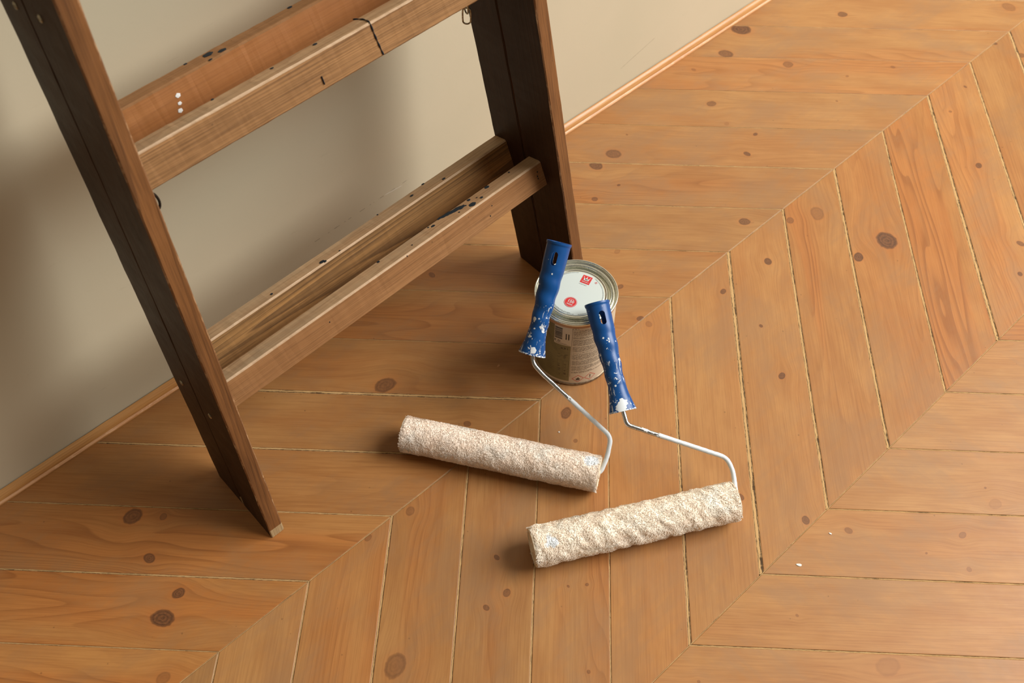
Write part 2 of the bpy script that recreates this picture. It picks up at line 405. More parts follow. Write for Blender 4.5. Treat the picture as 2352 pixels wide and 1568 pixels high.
def plank(strip, k):
    A0, A1 = strip_line(strip, k); B0, B1 = strip_line(strip, k + 1)
    A0, A1, B0, B1 = map(np.array, (A0, A1, B0, B1))
    u = unit(A1 - A0); v = np.array([-u[1], u[0]])
    if (B0 - A0) @ v < 0: v = -v
    wa, wb = sw(strip, k), sw(strip, k + 1)
    ys = np.sign(A1[1] - A0[1])
    g0 = MIT
    def shift(P, side, end):      # move along v by seam width, then along u to keep the mitre gap
        q = P + v * (wa if side == 0 else -wb)
        yt = P[1] + (ys * g0 if end == 0 else -ys * g0)
        return q + u * ((yt - q[1]) / u[1])
    P = [shift(A0, 0, 0), shift(A1, 0, 1), shift(B1, 1, 1), shift(B0, 1, 0)]
    top = 0.0 + R.uniform(-.00025, .0)
    bev = .0005
    ctr = sum(P) / 4
    poly_o = [tuple(p) for p in P]
    # inset polygon for the bevel
    def inset(P, d):
        out = []
        n = len(P)
        for i in range(n):
            e1 = unit(P[i] - P[i - 1]); e2 = unit(P[(i + 1) % n] - P[i])
            n1 = np.array([-e1[1], e1[0]]); n2 = np.array([-e2[1], e2[0]])
            if n1 @ (ctr - P[i]) < 0: n1 = -n1
            if n2 @ (ctr - P[i]) < 0: n2 = -n2
            b = (n1 + n2); out.append(P[i] + b * d / (1 + n1 @ n2))
        return out
    I = inset(P, bev)
    V = [(p[0], p[1], top) for p in I] + [(p[0], p[1], top - bev * .7) for p in P] + [(p[0], p[1], -.0079) for p in P]
    F = [(0, 1, 2, 3)] + [(i, i + 4, (i + 1) % 4 + 4, (i + 1) % 4) for i in range(4)] + [(i + 4, i + 8, (i + 1) % 4 + 8, (i + 1) % 4 + 4) for i in range(4)]
    area = sum(P[i][0] * P[(i + 1) % 4][1] - P[(i + 1) % 4][0] * P[i][1] for i in range(4))
    if area < 0: F = [tuple(reversed(f)) for f in F]
    off = (R.uniform(0, 40), R.uniform(0, 40), R.uniform(0, 40))
    lc = []; gc = []
    for q in V:
        d = np.array(q[:2]) - ctr; a, c = d @ u, d @ v
        lc.append((a, c, 0)); gc.append((a + off[0], c + off[1], q[2] + off[2]))
    o = mk('plank', V, F, pine, floor, gc=gc, lc=lc)
    # knots of this plank
    ks = []
    for kx, ky, kr, kd in KN:
        if inside(poly_o, (kx, ky)):
            d = np.array([kx, ky]) - ctr; ks.append((d @ u, d @ v, kr / 1000 * .8, kd))
    ks.sort(key=lambda t: -t[2]); ks = ks[:5]
    vis = any(True for _ in ks)
    if not vis and not (-.2 < ctr[0] < 1.8 and -.65 < ctr[1]):
        for _ in range(R.choice([1, 2, 2, 3])):
            ks.append((R.uniform(-.2, .2), R.uniform(-.03, .03), R.uniform(.003, .009), R.uniform(.5, 1)))
    for i in range(5):
        if i < len(ks):
            a, c, r, dk = ks[i]
            o['knot%d' % i] = [a, c, r]
            o['kprm%d' % i] = [R.uniform(1.0, 1.45) if r > .006 else R.uniform(.9, 1.2), dk, R.uniform(-.35, .35)]
        else:
            o['knot%d' % i] = [50.0, 50.0, .00001]; o['kprm%d' % i] = [1.0, 0.0, 0.0]
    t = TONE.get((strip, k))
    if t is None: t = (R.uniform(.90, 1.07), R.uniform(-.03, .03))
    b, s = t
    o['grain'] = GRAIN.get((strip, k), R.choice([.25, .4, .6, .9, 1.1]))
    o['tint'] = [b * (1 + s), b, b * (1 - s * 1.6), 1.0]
    return o
# (brightness, warmth) of standout planks; those by ladder and tin darkened, shade painted in
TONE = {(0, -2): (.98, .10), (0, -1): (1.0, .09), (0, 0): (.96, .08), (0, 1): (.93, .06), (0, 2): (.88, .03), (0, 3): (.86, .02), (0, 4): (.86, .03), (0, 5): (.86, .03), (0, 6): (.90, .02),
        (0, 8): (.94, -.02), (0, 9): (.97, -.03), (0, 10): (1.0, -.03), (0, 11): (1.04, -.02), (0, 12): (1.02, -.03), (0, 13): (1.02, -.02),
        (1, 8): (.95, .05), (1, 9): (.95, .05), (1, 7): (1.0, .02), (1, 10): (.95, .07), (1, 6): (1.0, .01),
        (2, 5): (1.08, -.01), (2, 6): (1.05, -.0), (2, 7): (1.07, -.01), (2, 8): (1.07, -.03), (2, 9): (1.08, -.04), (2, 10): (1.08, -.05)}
GRAIN = {(1, 8): 2.6, (1, 10): 2.4, (1, 9): .5, (1, 7): .4, (1, 6): .3, (0, 0): 1.2, (0, 1): 1.4, (0, -1): 1.6, (1, 1): 1.0, (1, 2): 1.0, (2, 6): .5, (2, 7): .4}
for strip in range(4):
    lo, hi = {0: (-7, 20), 1: (-5, 20), 2: (-3, 20), 3: (-3, 19)}[strip]
    for k in range(lo, hi): plank(strip, k)

def seam(P0, P1, hw, seed):
    """filler strip between two planks, slightly ragged"""
    P0 = np.array(P0); P1 = np.array(P1); u = unit(P1 - P0); v = np.array([-u[1], u[0]]); L_ = np.linalg.norm(P1 - P0)
    n = max(6, int(L_ / .012)); V = []; gc = []; F = []
    for i in range(n + 1):
        t = i / n * L_
        for s_ in (-1, 1):
            c = P0 + u * t + v * s_ * (hw * 1.02)
            V.append((c[0], c[1], -.0006 + .0003 * noise.noise(Vector((t * 90, seed, s_))))); gc.append((t + seed * 3.3, s_ * hw + seed, s_))
    for i in range(n): F.append((i * 2, i * 2 + 2, i * 2 + 3, i * 2 + 1))
    m = len(V)
    V += [(x, y, -.0079) for x, y, z in V]; gc += gc[:]
    for i in range(n):
        F.append((i * 2 + m, i * 2 + 1 + m, i * 2 + 3 + m, i * 2 + 2 + m)); F.append((i * 2, i * 2 + m, i * 2 + 2 + m, i * 2 + 2)); F.append((i * 2 + 1, i * 2 + 3, i * 2 + 3 + m, i * 2 + 1 + m))
    F.append((0, 1, 1 + m, m)); F.append((2 * n, 2 * n + m, 2 * n + 1 + m, 2 * n + 1))
    # make the top face look up
    if np.cross(np.append(u, 0), np.append(v, 0))[2] < 0: F = [tuple(reversed(f)) for f in F]
    return mk('joint_filler', V, F, filler, floor, gc=gc)
cnt = 0
for strip in range(4):
    lo, hi = {0: (-7, 21), 1: (-5, 21), 2: (-3, 21), 3: (-3, 20)}[strip]
    for k in range(lo, hi):
        a, b = strip_line(strip, k); seam(a, b, sw(strip, k), cnt * .37); cnt += 1
for line, y in enumerate((0.0, -W, -2 * W)):
    for k in range(-6, 20):
        a = node(k) - (W if line == 1 else 0); b = node(k + 1) - (W if line == 1 else 0)
        seam((a, y), (b, y), MIT * 1.05, 50 + cnt * .41); cnt += 1

# ------------------------------------------------------------------ folded wooden step ladder against the wall
stile_side = wood('stained_shaded_stile', srgb(54, 34, 21), srgb(30, 19, 13), srgb(68, 44, 27), ring=.5, ringn=8, ax=.5, lin=5., fine=.4, blotch=.7, rough=.5, bump=.2, spots=.5, spec=.2)  # stain colour deepened to paint in shade of faces turned from the window
stile_worn = wood('worn_stile_corner', srgb(120, 78, 44), srgb(80, 48, 26), srgb(196, 158, 116), fine=.5, blotch=.1, rough=.55, bump=.3, wear=.55)
stile_edge = wood('stained_stile_edge', srgb(114, 74, 40), srgb(62, 38, 22), srgb(146, 98, 56), ring=.6, ax=.6, lin=5., ringn=12, fine=.45, blotch=.8, rough=.5, bump=.25, spots=.7, spec=.35)
worn = wood('worn_wood_edge', srgb(188, 150, 110), srgb(140, 98, 62), srgb(226, 202, 172), ring=.1, fine=.5, blotch=.6, rough=.65, bump=.3, wear=.8)
rung_brown = wood('brown_rung', srgb(148, 104, 64), srgb(102, 68, 40), srgb(166, 122, 80), ax=.5, lin=6., ring=.25, ringn=10, fine=.5, blotch=.6, rough=.6, bump=.3, spots=.5, spec=.25)
rung_plain = wood('weathered_plain_rung', srgb(150, 110, 70), srgb(98, 68, 42), srgb(174, 130, 84), ring=.65, ringn=12, ax=.4, ay=14., lin=8., fine=.6, blotch=.8, rough=.62, bump=.35, spec=.2, spots=.4)
rung_grain = wood('weathered_rung', srgb(142, 106, 66), srgb(84, 60, 38), srgb(184, 136, 80), ring=.9, ringn=7, ax=.6, ay=18., lin=5., full=True, fine=.55, blotch=.7, rough=.62, bump=.4, spec=.2)
rung_orange = wood('orange_rung', srgb(154, 100, 54), srgb(106, 64, 34), srgb(168, 118, 72), ring=.35, ax=.5, lin=6., ringn=7, fine=.25, blotch=.7, rough=.48, bump=.12, spec=.35)
rung_top = wood('rung_top_dusty', srgb(172, 134, 96), srgb(120, 86, 56), srgb(190, 160, 122), ring=.35, ringn=10, fine=.5, blotch=.9, grey=srgb(160, 140, 112), greyamt=.5, rough=.65, bump=.25, spec=.2)
foot_m = wood('pale_end_grain', srgb(170, 142, 100), srgb(108, 84, 56), srgb(196, 172, 130), ring=.3, fine=.6, rough=.8)
navy = simple('navy_paint', srgb(24, 34, 42), .6, spec=.25)
steel_old = simple('aged_steel', srgb(190, 182, 160), .32, metal=.85, col2=srgb(130, 116, 92), nscale=300)
dark_metal = simple('dark_iron', srgb(52, 48, 44), .45, metal=.7)

ladder = thing('step_ladder', 'dark-stained wooden step ladder, folded, leaning on the beige wall', 'ladder', (.39, .13, 0))
ZT = .845
def stile(X, a, t, Y0, b0, Y1, b1, name, label=None, seed=0, front=True):
    """board from (X) .. (X+t), front edge y=Y0+b0 z, rear edge y=Y1+b1 z; leans sideways a"""
    secs = []; gc = []
    n = 60
    c = .0014
    for i in range(n + 1):
        z = ZT * i / n
        if i == 0: z = 0.0006
        x0 = X + a * z; x1 = x0 + t; y0 = Y0 + b0 * z; y1 = Y1 + b1 * z
        ring = [(x0 + c, y0), (x1 - c, y0), (x1, y0 + c), (x1, y1 - c), (x1 - c, y1), (x0 + c, y1), (x0, y1 - c), (x0, y0 + c)]
        S_ = []
        for k, (x, y) in enumerate(ring):
            jx = noise.noise(Vector((z * 40, k * 3.1, seed))) * .0005; jy = noise.noise(Vector((z * 40, k * 3.1, seed + 9))) * .0007
            S_.append((x + jx, y + jy, z))
            gc.append((z + seed * 1.7, (y - y0) + seed, (x - x0) * 1.0))
        secs.append(np.array(S_))
    V, F = loft(secs)
    m = []
    for i in range(n):
        for j in range(8):
            if j in (0, 4): m.append(1)
            elif j in (7, 1): m.append(2 if front else 0)
            else: m.append(0)
            if i == 0 and j in (0, 1, 7): m[-1] = 3
    m += [3, 1]
    o = mk(name, V, F, [stile_side, stile_edge, stile_worn, foot_m], ladder, midx=m, gc=gc)
    if label: o['label'] = label
    return o
# left pair, right pair (front frame then rear frame)
stile(.1266, .0551, .0183, .0757, .1338, .1373, .1654, 'stile', 'front left stile', 1)
stile(.1266, .0551, .0183, .1390, .1654, .1943, .1834, 'stile', 'rear left stile', 2, front=False)
stile(.6570, -.0544, .0180, .0775, .1520, .1449, .1564, 'stile', 'front right stile', 3)
stile(.6570, -.0544, .0180, .1466, .1564, .2030, .1646, 'stile', 'rear right stile', 4, front=False)

DV = np.array([0, .023, -.007]); HV = np.array([0, -.012, -.0355])
RUNGS = {}
def rung(key, A, B, front_m, top_m, label, seed, hv=HV, dv=DV, wornness=.1):
    A = np.array(A); B = np.array(B); e = unit(B - A)
    A = A - e * .004; B = B + e * .004
    RUNGS[key] = (np.array(A) + e * .004, np.array(B) - e * .004, dv, hv)
    L_ = np.linalg.norm(B - A); n = 90
    dvl, hvl = np.linalg.norm(dv), np.linalg.norm(hv)
    c1, c2 = .0022 / dvl, .0018 / hvl
    uv = [(c1, 0), (1 - c1, 0), (1, c2), (1, 1 - c2), (1 - c1, 1), (c1, 1), (0, 1 - c2), (0, c2)]   # (depth, height)
    cum = [0]
    for k in range(1, 8): cum.append(cum[-1] + math.hypot((uv[k][0] - uv[k - 1][0]) * dvl, (uv[k][1] - uv[k - 1][1]) * hvl))
    secs = []; gc = []
    for i in range(n + 1):
        P0 = A + (B - A) * i / n; S_ = []
        for k, (d, h) in enumerate(uv):
            j = noise.noise(Vector((i * .45, k * 2.3, seed))) * .0005 + noise.noise(Vector((i * 1.7, k * 2.3, seed + 3))) * .0003
            p = P0 + dv * d + hv * h + (dv / dvl + hv / hvl) * j
            S_.append(p); gc.append((L_ * i / n + seed * 2.1, cum[k] + seed, seed * .37))
        secs.append(np.array(S_))
    V, F = loft(secs)
    F = [tuple(reversed(f)) for f in F]
    m = []
    for i in range(n):
        for j in range(8):
            if j == 0: m.append(1)                       # top
            elif j == 7: m.append(2 if wornness > 0 else 1)   # front upper ridge
            elif j == 6: m.append(0)                     # front face
            else: m.append(0)
    m += [0, 0]
    # order of quads from loft: side j joins vertex j and j+1
    o = mk('rung', V, F, [front_m, top_m, worn], ladder, midx=m, gc=gc)
    o['label'] = label
    return o
r_LF = rung('LF', (.1573, .1455, .2258), (.6448, .151, .2388), rung_brown, rung_top, 'lower front rung with navy paint splashes on top', 5, wornness=.15)
r_LR = rung('LR', (.1573, .209, .2194), (.6448, .2165, .2299), rung_grain, rung_top, 'lower rear rung with open striped grain', 6, wornness=.15, hv=HV * 1.62)
r_UF = rung('UF', (.1736, .190, .5217), (.6287, .196, .5257), rung_plain, rung_top, 'upper front rung with a dark line across it', 7, wornness=.2)
r_UR = rung('UR', (.1730, .263, .5115), (.6293, .268, .5209), rung_orange, rung_brown, 'upper rear rung, orange brown with navy drops', 8, wornness=-.1, hv=HV * 1.35)
rung('TF', (.1895, .236, .810), (.6120, .240, .814), rung_brown, rung_top, 'top front rung', 9)

def blobs(parent, key, items, mat, name, face='top', lift=.00025, seed=0):
    """small flat paint marks: items = (t along, s across 0..1, radius, elongation)"""
    A, B, dv, hv = RUNGS[key]; w = dv if face == 'top' else hv
    e = unit(B - A); f = unit(w); nrm = unit(np.cross(e, f))
    other = hv if face == 'top' else dv
    if nrm @ other > 0: nrm = -nrm
    rr = random.Random(seed)
    for t, s_, r, el in items:
        V = []; F = []
        c = A + (B - A) * t + w * s_ + nrm * lift
        n = 14; b = 0
        ph = rr.uniform(0, 6); am = rr.uniform(.05, .28)
        ring_ = []
        for i in range(n):
            a = 2 * math.pi * i / n
            q = r * (1 + am * math.sin(3 * a + ph) * math.cos(2 * a + ph * 1.7))
            ring_.append(c + e * math.cos(a) * q * el + f * math.sin(a) * q)
        V += [p - nrm * .0003 for p in ring_]; V += [p + nrm * .00012 for p in ring_]; V.append(c + nrm * .0003)
        for i in range(n):
            j = (i + 1) % n
            F.append((b + i, b + j, b + n + j, b + n + i)); F.append((b + n + i, b + n + j, b + 2 * n))
        if np.dot(np.cross(e, f), nrm) < 0: F = [tuple(reversed(q)) for q in F]
        mk(name, V, F, mat, parent)
white_p = simple('white_paint', srgb(226, 228, 224), .45, spec=.5)
blobs(r_UR, 'UR', [(.3046, .60, .0042, 1.3), (.3307, .28, .0036, 1.3), (.2537, .85, .0017, 1.2), (.2946, .05, .0014, 1.5), (.527, .82, .0022, 1.3)], navy, 'paint_drop', seed=1)
blobs(r_LF, 'LF', [(.6583, .70, .0019, 1.5), (.648, .82, .0013, 1), (.690, .92, .0020, 2.2), (.701, .86, .0024, 2), (.7130, .84, .0030, 2), (.7240, .76, .0030, 1.8), (.7380, .72, .0034, 2.4),
                   (.751, .64, .0030, 1.8), (.7735, .30, .0038, 1.3), (.7817, .78, .0020, 1.2), (.7613, .53, .0013, 1), (.7338, .39, .0012, 1), (.8075, .33, .0017, 1.2), (.8449, .80, .0026, 1.3), (.92, .75, .0013, 1), (.4892, .85, .0018, 1.1),
                   (.80, .55, .0009, 1), (.58, .4, .0009, 1)], navy, 'paint_drop', seed=2)
blobs(r_LR, 'LR', [(.3924, .2, .0024, 1.5), (.398, .1, .0020, 1), (.4446, .15, .0010, 1), (.2449, .34, .0015, 1.1), (.6942, .6, .0016, 1.6), (.7426, .9, .0015, 1.6), (.7892, .25, .0016, 1.6), (.5911, .9, .0012, 1)], navy, 'paint_drop', seed=3)
blobs(r_UF, 'UF', [(.3685, .73, .0017, 1.2), (.4815, .74, .0019, 1.3), (.2251, .9, .0014, 1.2)], navy, 'paint_drop', seed=4)
blobs(r_UR, 'UR', [(.1967, .29, .0022, 1.2), (.1925, .44, .0017, 1.2), (.187, .57, .0021, 1.2)], white_p, 'white_paint_drop', face='front', seed=5)
blobs(r_LF, 'LF', [(.9813, .30, .0009, 1), (.9785, .45, .0012, .6), (.9790, .54, .0012, .6), (.8075, .66, .0010, .7), (.5482, .05, .0009, .6), (.30, .4, .0007, 1), (.82, .35, .0007, 1)], navy, 'paint_mark', face='front', seed=6)

# dark line painted across the upper front rung
A, B, dv, hv = RUNGS['UF']
def uf(t, d, h, l=.0006):
    nrm = unit(-dv) * l * (1 if h > 0 else 0) + unit(-hv) * l * (1 if d > 0 else .6)
    return A + (B - A) * t + dv * d + hv * h + nrm
pth = [uf(.594, 1.0, 0), uf(.602, .75, 0), uf(.606, .45, 0), uf(.6045, .08, 0), uf(.6035, 0, .04), uf(.6045, 0, .3), uf(.607, 0, .6), uf(.6105, 0, .95)]
V, F = tube(smooth_path(pth, .001, 3), .00062, 8, lambda s, a: (1 + .5 * math.sin(s * 40)) * np.ones(8))
mk('painted_line', V, F, navy, r_UF)
pth = [uf(.4512, 0, .62), uf(.4516, 0, .85)]
V, F = tube(smooth_path(pth, .001, 3), .0006, 8); mk('painted_line', V, F, navy, r_UF)

# screws on the outside of the left stiles
def screw(p, nrm, r=.0042):
    nrm = np.array(nrm, float); nrm /= np.linalg.norm(nrm); u = unit(np.cross(nrm, (0, 0, 1))); v = np.cross(nrm, u)
    V = []; F = []
    prof_ = [(r, -.0015), (r, .0004), (r * .8, .0011), (r * .45, .0014)]; n = 20
    for rr_, h in prof_:
        for i in range(n):
            a = 2 * math.pi * i / n; V.append(np.array(p) + nrm * h + (u * math.cos(a) + v * math.sin(a)) * rr_)
    for k in range(len(prof_) - 1):
        for i in range(n): F.append((k * n + i, k * n + (i + 1) % n, (k + 1) * n + (i + 1) % n, (k + 1) * n + i))
    # recessed slot
    b = len(V)
    V.append(np.array(p) + nrm * .0008); 
    for i in range(n): F.append(((len(prof_) - 1) * n + i, (len(prof_) - 1) * n + (i + 1) % n, b))
    mk('screw', V, F, steel_old, ladder, smooth=False)
for p in [(.1371, .2036, .1912), (.1370, .1456, .1891), (.1630, .2162, .6609), (.1621, .2700, .6449)]:
    screw(p, (-1, 0, .055), .0036)

# safety chain hanging behind the upper front rung
chain = bpy.data.objects.new('safety_chain', None); COL.objects.link(chain); chain.parent = ladder
chain.location = Vector((.600, .230, .50)) - ladder.location
def link(c, ax_l, ax_w, L_=.0105, w=.0046, r=.00095):
    ax_l = unit(ax_l); ax_w = unit(ax_w); pts = []
    for i in range(40):
        a = 2 * math.pi * i / 40
        x = math.cos(a); y = math.sin(a)
        pts.append(np.array(c) + ax_w * w * x + ax_l * ((L_ - w) * (1 if y > 0 else -1) * min(1, abs(y) * 3) + w * y))
    P = np.array(pts); n = len(P); secs = []
    nrm = np.cross(ax_l, ax_w)
    for i in range(n):
        t = unit(P[(i + 1) % n] - P[i - 1]); s_ = np.cross(t, nrm)
        a = np.linspace(0, 2 * np.pi, 8, endpoint=False)
        secs.append(P[i] + r * (np.cos(a)[:, None] * nrm + np.sin(a)[:, None] * s_))
    V = np.concatenate(secs); F = []
    for i in range(n):
        for j in range(8): F.append((i * 8 + j, i * 8 + (j + 1) % 8, ((i + 1) % n) * 8 + (j + 1) % 8, ((i + 1) % n) * 8 + j))
    mk('chain_link', V, F, steel_old, chain, smooth=True)
right_dir = (.74, -.67, 0); fwd = (.67, .74, 0)
link((.6008, .230, 0.4355), (.03, 0, 1), right_dir)
link((.6006, .230, 0.4500), (0, 0, 1), (.25, .97, 0))
link((.6004, .230, 0.4660), (0, 0, 1), right_dir)
link((.6002, .230, 0.4815), (0, 0, 1), (.25, .97, 0))
link((.6000, .230, 0.4970), (0, 0, 1), right_dir)
# screw eye fixing the chain to the back of the rung
V, F = tube(smooth_path([(.600, .2205, .5128), (.600, .226, .5138), (.600, .231, .5145), (.600, .2335, .5110), (.600, .229, .5090)], .003, 6), .0010, 8)
mk('screw_eye', V, F, steel_old, ladder, smooth=True)
# small iron hook on the inner side of the left stile
V, F = tube(smooth_path([(.1795, .199, .468), (.1865, .199, .4660), (.1895, .199, .4590), (.1905, .199, .4500), (.1880, .199, .4430), (.1830, .199, .4440)], .004, 6), .0013, 8)
mk('iron_hook', V, F, dark_metal, ladder, smooth=True)

# ------------------------------------------------------------------ paint tin
CX, CY = .5906, .0252
HT = .1363
tin = thing('paint_tin', 'closed round metal paint tin with a white and red lid label, at the ladder foot', 'paint tin', (CX, CY, 0))
def tin_metal():
    w = NT('tinplate'); o = w.obj()
    n = w.noise(o, 90., 4, .6)
    return w.out(w.mix(n, srgb(212, 214, 200), srgb(226, 226, 214)), w.step(n, .3, .8, .24, .32), .92, .5)
tinm = tin_metal()
rustm = simple('scuffed_tin_seam', srgb(150, 132, 108), .4, metal=.7, col2=srgb(96, 72, 52), nscale=120)
cream = simple('tin_label_cream', srgb(206, 192, 168), .42, spec=.5)
olive = simple('tin_label_olive', srgb(128, 120, 84), .42, spec=.5, col2=srgb(118, 110, 76), nscale=30)
tan = simple('tin_label_tan_band', srgb(186, 138, 98), .42, spec=.5)
lidw = simple('lid_label_white', srgb(204, 214, 210), .38, spec=.5)
red = simple('label_red', srgb(206, 40, 44), .4)
ink = simple('label_ink', srgb(62, 54, 48), .5)
inkf = simple('label_ink_faint', srgb(92, 84, 62), .5)
inkl = simple('lid_microprint', srgb(140, 146, 142), .5)
RB = .0522
prof_t = [(RB, .0045), (RB, .009)] + [(RB, .009 + (.088 - .009) * i / 6) for i in range(1, 7)] + [(RB, .100), (RB, .112), (RB, .1265), (RB, .1310)]
V, F = lathe(prof_t, (CX, CY, 0), 144)
m = []
for i in range(len(prof_t) - 1):
    z = (prof_t[i][1] + prof_t[i + 1][1]) / 2
    for j in range(144):
        a = (j + .5) * 2.5
        if a > 180: a -= 360
        if z > .1265: m.append(2)
        elif a > -140 and a < 100: m.append(0)
        elif z > .088 and -165 < a < -140: m.append(0)
        elif z < .009: m.append(0)
        else: m.append(1)
body = mk('tin_body', V, F, [cream, olive, tan], tin, midx=m, smooth=True)
V, F = lathe([(.0500, .0006), (.0532, .0003), (.0536, .0018), (.0534, .0036), (.0523, .0047), (.0520, .0047)], (CX, CY, 0), 128)
F.append(tuple(range(127, -1, -1)))
mk('bottom_rim', V, F, rustm, tin, smooth=True, autosmooth=50)
V, F = lathe([(.0521, .1308), (.0530, .1316), (.0537, .1330), (.0538, .1350), (.0534, .1360), (.0527, .1363), (.0520, .1359), (.0515, .1345), (.0512, .1322), (.0506, .1316), (.0497, .1320), (.0485, .1330), (.0474, .1332), (.0465, .1326), (.0460, .1310), (.0458, .1290)], (CX, CY, 0), 144)
mk('top_rim', V, F, tinm, tin, smooth=True, autosmooth=60)
ZL = .1322
V, F = lathe([(.0459, .1325), (.0456, .1336), (.0449, .1339), (.0443, .1333), (.0440, .1312), (.0436, .1282), (.0430, .1270), (.0418, .1268), (.0409, .1276), (.0404, .1300), (.0399, .1320), (.0391, .1328), (.0383, .1326), (.0375, .1318), (.0366, .1316), (.0360, .1320), (.0358, .1322)], (CX, CY, 0), 144)
lid = mk('lid', V, F, tinm, tin, smooth=True, autosmooth=60)
V, F = lathe([(.0359, ZL), (.0357, ZL + .0002), (.03, ZL + .00025), (.02, ZL + .0003), (.01, ZL + .0003), (.0005, ZL + .0003)], (CX, CY, 0), 96)
F.append(tuple(5 * 96 + k for k in range(96)))
mk('lid_label', V, F, lidw, lid, smooth=True, autosmooth=40)

def text_mesh(body_, size, align='CENTER', bold=.018):
    cu = bpy.data.curves.new('t', 'FONT'); cu.body = body_; cu.size = size; cu.align_x = align; cu.align_y = 'CENTER'
    cu.resolution_u = 2; cu.offset = size * bold
    o = bpy.data.objects.new('t', cu); COL.objects.link(o)
    bpy.context.view_layer.update()
    me = o.evaluated_get(bpy.context.evaluated_depsgraph_get()).to_mesh()
    V = np.array([v.co[:2] for v in me.vertices]); F = [tuple(p.vertices) for p in me.polygons]
    o.to_mesh_clear() if False else None
    bpy.data.objects.remove(o); bpy.data.curves.remove(cu)
    return V, F
class Flat:
    def __init__(self): self.V = []; self.F = []
    def poly(self, pts):
        b = len(self.V); self.V += [tuple(p) for p in pts]; self.F.append(tuple(range(b, b + len(pts))))
    def rect(self, x, y, w, h): self.poly([(x, y), (x + w, y), (x + w, y + h), (x, y + h)])
    def add(self, V, F, off=(0, 0), rot=0, sc=1):
        b = len(self.V); c, s = math.cos(rot), math.sin(rot)
        for x, y in V: self.V.append((off[0] + sc * (x * c - y * s), off[1] + sc * (x * s + y * c)))
        self.F += [tuple(i + b for i in f) for f in F]
    def ring(self, cx, cy, r0, r1, n=40, a0=0, a1=2 * math.pi, ey=1.):
        for i in range(n):
            a = a0 + (a1 - a0) * i / n; b = a0 + (a1 - a0) * (i + 1) / n
            self.poly([(cx + r0 * math.cos(a), cy + ey * r0 * math.sin(a)), (cx + r1 * math.cos(a), cy + ey * r1 * math.sin(a)), (cx + r1 * math.cos(b), cy + ey * r1 * math.sin(b)), (cx + r0 * math.cos(b), cy + ey * r0 * math.sin(b))])
    def disc(self, cx, cy, r, n=48): self.poly([(cx + r * math.cos(2 * math.pi * i / n), cy + r * math.sin(2 * math.pi * i / n)) for i in range(n)])
    def line(self, x0, y0, x1, y1, w):
        L_ = math.hypot(x1 - x0, y1 - y0); ux, uy = (x1 - x0) / L_, (y1 - y0) / L_
        self.poly([(x0 - uy * w / 2, y0 + ux * w / 2), (x0 + uy * w / 2, y0 - ux * w / 2), (x1 + uy * w / 2, y1 - ux * w / 2), (x1 - uy * w / 2, y1 + ux * w / 2)])

# ---- lid print. local frame: e1 = reading direction, e2 = up
E1 = np.array([.365, -.931]); E2 = np.array([.931, .365])
def lid_print(name, fl, mat, z, label=None):
    V = [(CX + (E1 * x + E2 * y)[0] * .001, CY + (E1 * x + E2 * y)[1] * .001, z) for x, y in fl.V]
    F = []
    for f in fl.F:
        a = [V[i] for i in f[:3]]
        s_ = (a[1][0] - a[0][0]) * (a[2][1] - a[0][1]) - (a[1][1] - a[0][1]) * (a[2][0] - a[0][0])
        F.append(f if s_ > 0 else tuple(reversed(f)))
    o = mk(name, V, F, mat, lid)
    if label: o['label'] = label
    return o
def loc2(p): p = np.array(p); return (p @ E1, p @ E2)
sq = loc2((24.8, 6.8)); bd = loc2((-15.5, -5.4))
f = Flat(); f.rect(sq[0] - 6.4, sq[1] - 6.6, 12.8, 13.2); lid_print('square_emblem', f, red, ZL + .00045, 'red square emblem with a white crown')
f = Flat()
x, y = sq[0], sq[1]
f.poly([(x - 3.4, y - 1.6), (x + 3.4, y - 1.6), (x + 3.2, y - .6), (x - 3.2, y - .6)])
f.poly([(x - 3.2, y - .5), (x - 4.3, y + 3.6), (x - 1.5, y + .6)])
f.poly([(x + 3.2, y - .5), (x + 1.5, y + .6), (x + 4.3, y + 3.6)])
f.poly([(x - 1.9, y - .5), (x + 1.9, y - .5), (x, y + 4.4)])
f.poly([(x - 3.2, y - .6), (x + 3.2, y - .6), (x + 1.9, y + .7), (x - 1.9, y + .7)])
for px, py in ((-4.3, 4.0), (0, 4.6), (4.3, 4.0)): f.disc(x + px, y + py, .55, 12)
V_, F_ = text_mesh('TIKKURILA', 1.95); f.add(V_, F_, (x, y - 4.1))
lid_print('emblem_print', f, lidw, ZL + .0006)
f = Flat(); f.disc(bd[0], bd[1], 8.3); lid_print('round_badge', f, red, ZL + .00045, 'round red anniversary badge')
f = Flat(); f.ring(bd[0], bd[1], 7.3, 7.65, 48)
V_, F_ = text_mesh('150', 6.0); f.add(V_, F_, (bd[0], bd[1] + .9))
f.ring(bd[0] + .1, bd[1] + .9, 3.9, 4.3, 24, .3, 2.6); 
f.line(bd[0] - 4.2, bd[1] - 2.9, bd[0] + 4.2, bd[1] - 2.9, .45)
r_ = random.Random(4)
xx = bd[0] - 3.6
while xx < bd[0] + 3.6: w_ = r_.uniform(.4, .7); f.rect(xx, bd[1] - 4.6, w_, .8); xx += w_ + .25
lid_print('badge_print', f, lidw, ZL + .0006)
f = Flat()
a = math.radians(200)
for rr_, a0, a1 in ((34.4, 1.9, 3.3), (34.4, 3.5, 5.0), (33.0, 3.7, 4.9), (34.4, 5.2, 5.9), (34.4, .1, 1.2), (34.4, -.3, -.02)):
    a = a0
    while a < a1:
        w_ = r_.uniform(.012, .05)
        f.ring(0, 0, rr_ - .35, rr_ + .35, max(1, int(w_ / .01)), a, a + w_); a += w_ + r_.uniform(.012, .022)
xx = sq[0] - 6
